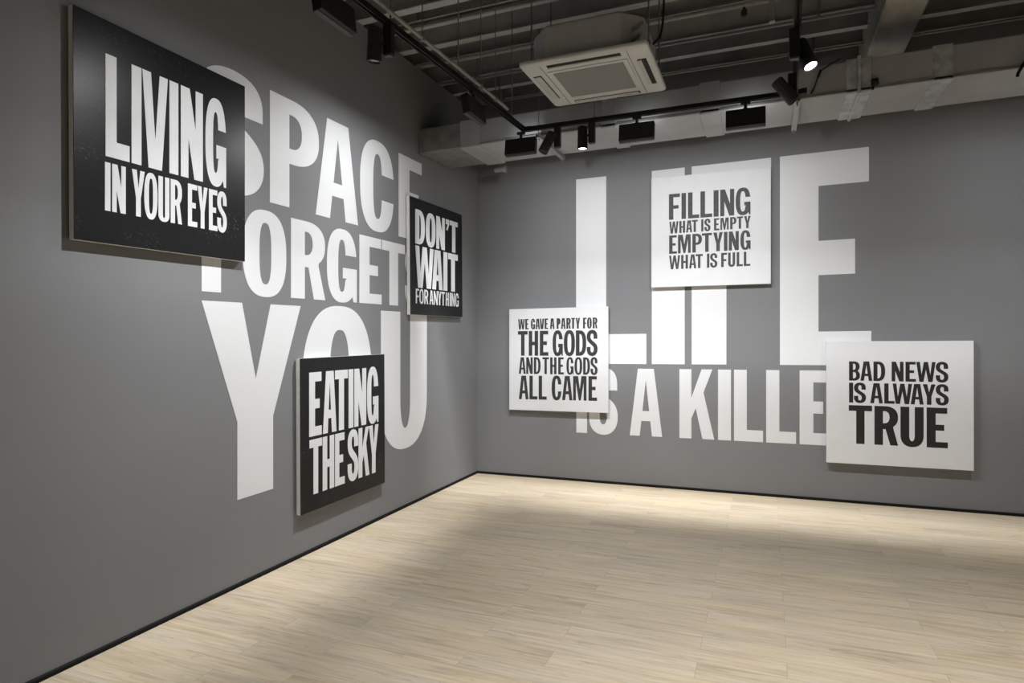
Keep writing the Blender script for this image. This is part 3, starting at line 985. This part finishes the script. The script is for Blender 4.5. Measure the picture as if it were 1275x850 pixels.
# ------------------------------------------------------------------ lighting tracks
TZ = 3.385                       # underside of the tracks
T1a, T1b = Vector((1.085, -5.2)), Vector((1.195, -1.545))
TY = -1.54


def track(loc, p0, p1, label, rods, extra=None):
    root = thing('lighting_track', loc, label, 'lighting track', 'black lighting tracks')
    p0, p1 = Vector((*p0, TZ)), Vector((*p1, TZ))
    d = (p1 - p0).normalized()
    n = Vector((-d.y, d.x, 0))
    bm = new_bm()
    prof = [(-.018, 0), (-.007, 0), (-.007, .012), (.007, .012), (.007, 0), (.018, 0), (.018, .034), (-.018, .034)]
    A = [bm.verts.new(p0 + n * q[0] + Vector((0, 0, q[1]))) for q in prof]
    B = [bm.verts.new(p1 + n * q[0] + Vector((0, 0, q[1]))) for q in prof]
    for i in range(8):
        j = (i + 1) % 8
        bm.faces.new((A[i], A[j], B[j], B[i]))
    for ring in (A, B):
        for t in tessellate_polygon([[Vector((q[0], q[1], 0)) for q in prof]]):
            bm.faces.new([ring[i] for i in t])
    obj('rail', bm, 'track', root)
    for q in (p0, p1):
        bm = new_bm()
        box(bm, (q.x - .021, q.y - .021, TZ - .002), (q.x + .021, q.y + .021, TZ + .037), bevel=.002)
        obj('end_cap', bm, 'track', root)
    for f in rods:
        q = p0 + (p1 - p0) * f
        bm = new_bm()
        rod(bm, (q.x, q.y, TZ + .03), (q.x, q.y, ZD - .001), .005, 8)
        lathe(bm, (q.x, q.y, TZ + .034), (0, 0, 1), [(0, .011), (.014, .011)], 6)
        obj('hanger_rod', bm, 'rod', root)
    return root


track((1.13, -3.4, TZ), T1a, T1b, 'black lighting track running parallel to the wall with black canvases', (.06, .46, .68, .93))
track((2.3, TY, TZ), (1.24, TY), (3.40, TY), 'black lighting track running parallel to the wall with white canvases', (.27, .97))
track((3.28, -3.4, TZ), (3.245, -5.6), (3.34, -1.60), 'black lighting track leading towards the concrete beam end of the duct', (.1, .62))

# grey conduit clipped along the first track
root = thing('conduit_pipe', (1.2, -2.9, TZ + .03), 'grey conduit pipe lying along the black lighting track', 'pipe')
bm = new_bm()
pts = [(1.175, -4.05, ZD - .002), (1.175, -3.98, 4.0), (1.172, -3.93, 3.58), (1.170, -3.87, 3.48), (1.172, -3.80, 3.444), (1.180, -3.6, 3.437), (1.215, -2.15, 3.437), (1.217, -2.06, 3.436), (1.219, -2.02, 3.434), (1.220, -1.975, 3.433)]
tube(bm, pts, .0125, 12)
obj('pipe', bm, 'pipe', root, smooth=True)
for y in (-3.25, -2.45, -2.2):
    x = 1.215 - (y + 2.15) * -.0241
    bm = new_bm()
    rod(bm, (x, y, 3.44), (x, y, ZD - .001), .004, 8)
    lathe(bm, (x, y, 3.421), (0, 0, 1), [(0, .016), (.03, .016)], 8)
    obj('hanger_rod', bm, 'rod', root)
CG = 'thin pipes between the joists'
for (y, z, r) in ((-.30, 4.20, .011), (-.97, 4.19, .011), (-1.40, 4.20, .012), (-2.04, 4.21, .011), (-2.115, 4.22, .010)):
    for x0, x1 in ((-.43, BX0 - .002), (BX1 + .002, XR - .002)):
        bm = new_bm()
        rod(bm, (x0, y, z), (x1, y, z), r, 10)
        for xx in (x0 + .9, x0 + 2.3, x1 - .4):
            box(bm, (xx - .012, y - .005, z), (xx + .012, y + .005, ZD - .002))
        tag(obj('ceiling_pipe', bm, 'pipe', origin=((x0 + x1) / 2, y, z)), 'thin grey pipe strung along the ceiling joists', 'pipe', CG)


# ------------------------------------------------------------------ wall washers: flat black boxes that light the walls
def make_washer():
    root = thing('wall_washer', (0, 0, 0), '', 'track light', 'flat black wall washers')
    bm = new_bm()
    box(bm, (-.035, -.016, -.022), (.035, .016, -.0005), bevel=.003)
    rod(bm, (0, 0, -.06), (0, 0, -.02), .012, 12)
    box(bm, (-.02, -.014, -.07), (.02, .014, -.052), bevel=.003)
    obj('adapter', bm, 'lamp_black', root)
    tilt = (Matrix.Rotation(R(-9), 3, 'X'), (0, 0, -.065))
    bm = new_bm()
    box(bm, (-.142, -.022, -.200), (.142, .004, -.060), tilt, .004)     # back plate, facing the room
    for x in (-.142, .132):
        box(bm, (x, .001, -.197), (x + .010, .030, -.063), tilt, .001)
    box(bm, (-.140, .001, -.073), (.140, .030, -.063), tilt, .001)
    obj('housing', bm, 'lamp_black', root)
    bm = new_bm()
    box(bm, (-.141, .002, -.203), (.141, .030, -.197), tilt)
    obj('rim', bm, 'lamp_grey', root)
    bm = new_bm()
    box(bm, (-.131, .005, -.195), (.131, .009, -.074), tilt)
    obj('lens', bm, 'wash_lens', root)
    return root


proto = make_washer()
WASH = [((1.165, TY, TZ), 0, 1.15, 'back', 'flat black wall washer at the corner where the two tracks meet'),
        ((2.175, TY, TZ), 0, .92, 'back', 'flat black wall washer on the back track, beside the lit round spotlight'),
        ((3.00, TY, TZ), 0, 1.05, 'back', 'flat black wall washer on the back track, above the letters of LIFE next to FILLING'),
        ((1.12, -4.01, TZ), 90, 1.0, 'end', 'flat black wall washer over LIVING IN YOUR EYES, cut off by the top edge'),
        ((1.17, -2.50, TZ), 90, 1.0, 'side', "flat black wall washer on the side track, above the word SPACE")]
units = [proto] + [copy_tree(proto) for q in WASH[1:]]
for o, (loc, rz, dim, optic, lab) in zip(units, WASH):
    wash_light('washer_beam', (0, .075, -.14), o, optic, dim)     # each washer has its own optic and dimmer
    o.location = loc
    o.rotation_euler = (0, 0, R(rz))
    o['label'] = lab


# ------------------------------------------------------------------ round track spots
def spot(loc, side, aim, lit, label, drop=.17, power=0.0, length=.19):
    """side: unit vector from the adapter to the lamp head"""
    root = thing('track_spotlight', loc, label, 'track light', 'round black track spotlights')
    p = Vector(loc)
    s = Vector(side).normalized()
    bm = new_bm()
    box(bm, (p.x - .028, p.y - .022, p.z - drop), (p.x + .028, p.y + .022, p.z - .0005), bevel=.004)
    obj('adapter', bm, 'lamp_black', root)
    bm = new_bm()
    box(bm, (p.x - .022, p.y - .017, p.z - drop - .008), (p.x + .022, p.y + .017, p.z - drop))
    obj('adapter_foot', bm, 'lamp_grey', root)
    piv = p + Vector((0, 0, -drop * .62)) + s * .022
    hc = piv + s * .056
    bm = new_bm()
    rod(bm, piv, hc, .012, 12)
    obj('pivot', bm, 'lamp_black', root)
    a = Vector(aim).normalized()
    st = hc - a * length * .42
    L = length
    bm = new_bm()
    prof = [(0, .030), (.004, .039), (.010, .041), (.012, .041), (L * .52, .041), (L * .53, .0425), (L - .004, .0425), (L, .041), (L, .036), (L - .012, .034)]
    lathe(bm, st, a, prof, 40, fins=lambda i, k: .93 if (3 <= k <= 4 and i % 2) else 1)
    hd = obj('lamp_head', bm, 'lamp_black' if lit else 'lamp_fins', root)
    bm = new_bm()
    lathe(bm, st + a * (L - .0115), a, [(0, .0335), (.004, .0335)], 24)
    o = obj('lens', bm, 'lens' if lit else 'lens_off', hd)
    if lit:
        d = bpy.data.lights.new('spot_beam', 'SPOT')
        d.energy = power
        d.spot_size = R(100)
        d.spot_blend = 1.0
        d.shadow_soft_size = .03
        d.color = (1.0, .98, .95)
        l = bpy.data.objects.new('spot_beam', d)
        COL.objects.link(l)
        l.location = st + a * (L + .01) - p
        l.rotation_euler = a.to_track_quat('-Z', 'Y').to_euler()
        l.parent = root
    return root


spot((1.145, -3.55, TZ), (-.75, -.6, 0), (-.10, .06, -1), False, 'ribbed black spotlight hanging from the side track above LIVING IN YOUR EYES')
spot((1.50, TY, TZ), (-.8, -.35, -.15), (-.45, -.25, -1), False, 'unlit tilted black spotlight on the back track near the corner')
spot((1.80, TY, TZ), (-1, -.1, 0), (0, 0, -1), True, 'lit black spotlight pointing straight down on the back track', power=SPOT_W * 2.4)
spot((3.298, -2.62, TZ), (.6, .6, -.2), (.35, -.30, -1), True, 'lit black spotlight on the track by the concrete beam', power=SPOT_W * .5)
spot((3.31, -1.95, TZ), (-.5, -.5, -.1), (.75, .1, -1), False, 'unlit tilted black spotlight below the lit one by the concrete beam')

# ------------------------------------------------------------------ ceiling cassette air conditioner
AX0, AX1, AY0, AY1, AZ = 1.525, 2.432, -2.508, -1.670, 3.5
acx, acy = (AX0 + AX1) / 2, (AY0 + AY1) / 2
root = thing('air_conditioner', (acx, acy, AZ), 'square off white ceiling cassette air conditioner hanging below the joists', 'air conditioner')


def rounded(cx, cy, hx, hy, r, k=5):
    out = []
    for qx, qy, a0 in ((1, 1, 0), (-1, 1, 90), (-1, -1, 180), (1, -1, 270)):
        for i in range(k + 1):
            a = R(a0 + 90 * i / k)
            out.append((cx + qx * (hx - r) + r * math.cos(a), cy + qy * (hy - r) + r * math.sin(a)))
    return out


def loft(bm, rings):
    vr = [[bm.verts.new((x, y, z)) for x, y in pts] for pts, z in rings]
    for a, b in zip(vr, vr[1:]):
        n = len(a)
        for i in range(n):
            bm.faces.new((a[i], a[(i + 1) % n], b[(i + 1) % n], b[i]))
    bm.faces.new(vr[0][::-1]); bm.faces.new(vr[-1])


hx, hy = (AX1 - AX0) / 2, (AY1 - AY0) / 2
bm = new_bm()
loft(bm, [(rounded(acx, acy, hx - .035, hy - .035, .03), AZ), (rounded(acx, acy, hx - .006, hy - .006, .035), AZ + .008), (rounded(acx, acy, hx, hy, .035), AZ + .016), (rounded(acx, acy, hx, hy, .035), AZ + .032)])
obj('panel', bm, 'ac_panel', root)
bm = new_bm()
bw, bh, ch = hx - .055, hy - .05, .13


def octo(w, h, c):
    return [(acx + w, acy - h + c), (acx + w, acy + h - c), (acx + w - c, acy + h), (acx - w + c, acy + h), (acx - w, acy + h - c), (acx - w, acy - h + c), (acx - w + c, acy - h), (acx + w - c, acy - h)]


loft(bm, [(octo(bw, bh, ch), AZ + .033), (octo(bw, bh, ch), AZ + .27), (octo(bw - .01, bh - .01, ch), AZ + .285)])
obj('casing', bm, 'ac_body', root)
# intake grille with fine slats
gx, gy = .275, .255
bm = new_bm()
box(bm, (acx - gx - .012, acy - gy - .012, AZ - .005), (acx + gx + .012, acy + gy + .012, AZ - .0005), bevel=.002)
gf = obj('grille_frame', bm, 'ac_panel', root)
bm = new_bm()
n = 34
for i in range(n):
    y0 = acy - gy + .02 + (2 * gy - .04) * i / n
    box(bm, (acx - gx + .02, y0, AZ - .0085), (acx + gx - .02, y0 + .0075, AZ - .0055))
obj('grille', bm, 'ac_grille', gf)
for s in (-1, 1):
    bm = new_bm()
    box(bm, (acx + s * (gx + .033) - .0015, acy - hy + .04, AZ - .0012), (acx + s * (gx + .033) + .0015, acy + hy - .04, AZ + .001))
    obj('panel_joint', bm, 'ac_slot', root)
for s, open_ in ((-1, 1), (1, 0)):          # slots along the two long edges
    y = acy + s * (gy + .088)
    bm = new_bm()
    box(bm, (acx - .262, y - .026, AZ - .002), (acx + .262, y + .026, AZ + .004), bevel=.0015)
    sl = obj('air_slot', bm, 'ac_slot', root)
    bm = new_bm()
    f = -.030 if open_ else -.0065
    mt = (Matrix.Rotation(R(-35 if open_ else 0), 3, 'X'), (acx, y + .02, AZ - .004))
    box(bm, (acx - .255, y - .022 + .02 * open_, AZ - .007), (acx + .255, y + .022, AZ - .003), mt, .001)
    obj('flap', bm, 'ac_flap', sl)
for s, open_ in ((-1, 0), (1, 1)):
    x = acx + s * (gx + .105)
    bm = new_bm()
    box(bm, (x - .030, acy - .225, AZ - .002), (x + .030, acy + .225, AZ + .004), bevel=.0015)
    sl = obj('air_slot', bm, 'ac_slot', root)
    bm = new_bm()
    box(bm, (x - .024 - .012 * open_, acy - .215, AZ - .007), (x + .024 - .028 * open_, acy + .215, AZ - .003), None, .001)
    obj('flap', bm, 'ac_flap', sl)
for sx in (-1, 1):
    for sy in (-1, 1):
        x, y = acx + sx * (bw + .028), acy + sy * (bh - ch - .02)
        bm = new_bm()
        box(bm, (min(x, x - sx * .05), y - .02, AZ + .10), (max(x, x - sx * .05) + .012, y + .02, AZ + .106))
        rod(bm, (x, y, AZ + .075), (x, y, ZD - .001), .006, 8)
        lathe(bm, (x, y, AZ + .085), (0, 0, 1), [(0, .013), (.014, .013)], 6)
        lathe(bm, (x, y, AZ + .107), (0, 0, 1), [(0, .013), (.012, .013)], 6)
        obj('hanger_rod', bm, 'rod', root)
for yy in (-.05, .03):                      # pipe connections on the casing
    bm = new_bm()
    rod(bm, (acx + bw - .06, acy - bh + .06 + yy * .3, AZ + .14 + yy), (acx + bw + .01, acy - bh - .01 + yy * .3, AZ + .14 + yy), .014, 10)
    obj('pipe_union', bm, 'rod', root)
root = thing('black_cable', (acx + bw + .07, acy - .2, 3.62), 'black cable hanging beside the air conditioner', 'cable')
bm = new_bm()
tube(bm, [(2.47, -2.15, ZD - .002), (2.475, -2.14, 4.2), (2.48, -2.13, 3.95), (2.47, -2.12, 3.80), (2.45, -2.11, 3.72), (2.40, -2.11, 3.68)], .008, 8)
obj('cord', bm, 'cable', root)

# small fittings near the beam
root = thing('black_cable', (3.6, DY0 - .012, 3.62), 'thin black cable looped on the front of the duct', 'cable')
bm = new_bm()
tube(bm, [(3.66, DY0 - .013, 3.69), (3.60, DY0 - .014, 3.664), (3.53, DY0 - .014, 3.62), (3.505, DY0 - .014, 3.56), (3.485, DY0 - .014, 3.50), (3.46, DY0 - .014, 3.455)], .005, 8)
tube(bm, [(3.53, DY0 - .014, 3.625), (3.515, DY0 - .016, 3.585), (3.51, DY0 - .016, 3.57)], .009, 8)
obj('cord', bm, 'cable', root)
root = thing('black_cable', (4.75, DY0 - .02, 3.5), 'black cable hanging in front of the duct at the far right', 'cable')
bm = new_bm()
tube(bm, [(5.0, DY0 - .03, 3.66), (4.86, DY0 - .02, 3.56), (4.78, DY0 - .02, 3.48), (4.74, DY0 - .02, 3.405), (4.735, DY0 - .02, 3.38)], .010, 8)
tube(bm, [(4.9, DY0 - .05, 3.56), (4.82, DY0 - .04, 3.46), (4.80, DY0 - .04, 3.40), (4.86, DY0 - .04, 3.38)], .010, 8)
obj('cord', bm, 'cable', root)
root = thing('ceiling_sensor', (2.98, -1.2, 4.19), 'small black fitting hanging under a joist', 'sensor')
bm = new_bm()
lathe(bm, (2.98, -1.25, 4.245), (0, 0, -1), [(0, .012), (.02, .012), (.022, .024), (.055, .026), (.065, .016)], 14)
obj('sensor_body', bm, 'cable', root)
root = thing('hanger_strap', (3.16, -2.2, 3.8), 'grey steel strap hanging beside the lit spotlight', 'strap')
bm = new_bm()
box(bm, (3.165, -1.985, 3.74), (3.20, -1.975, 4.239), bevel=.001)
box(bm, (3.165, -2.02, 3.736), (3.20, -1.975, 3.742))
obj('strap', bm, 'galv', root)
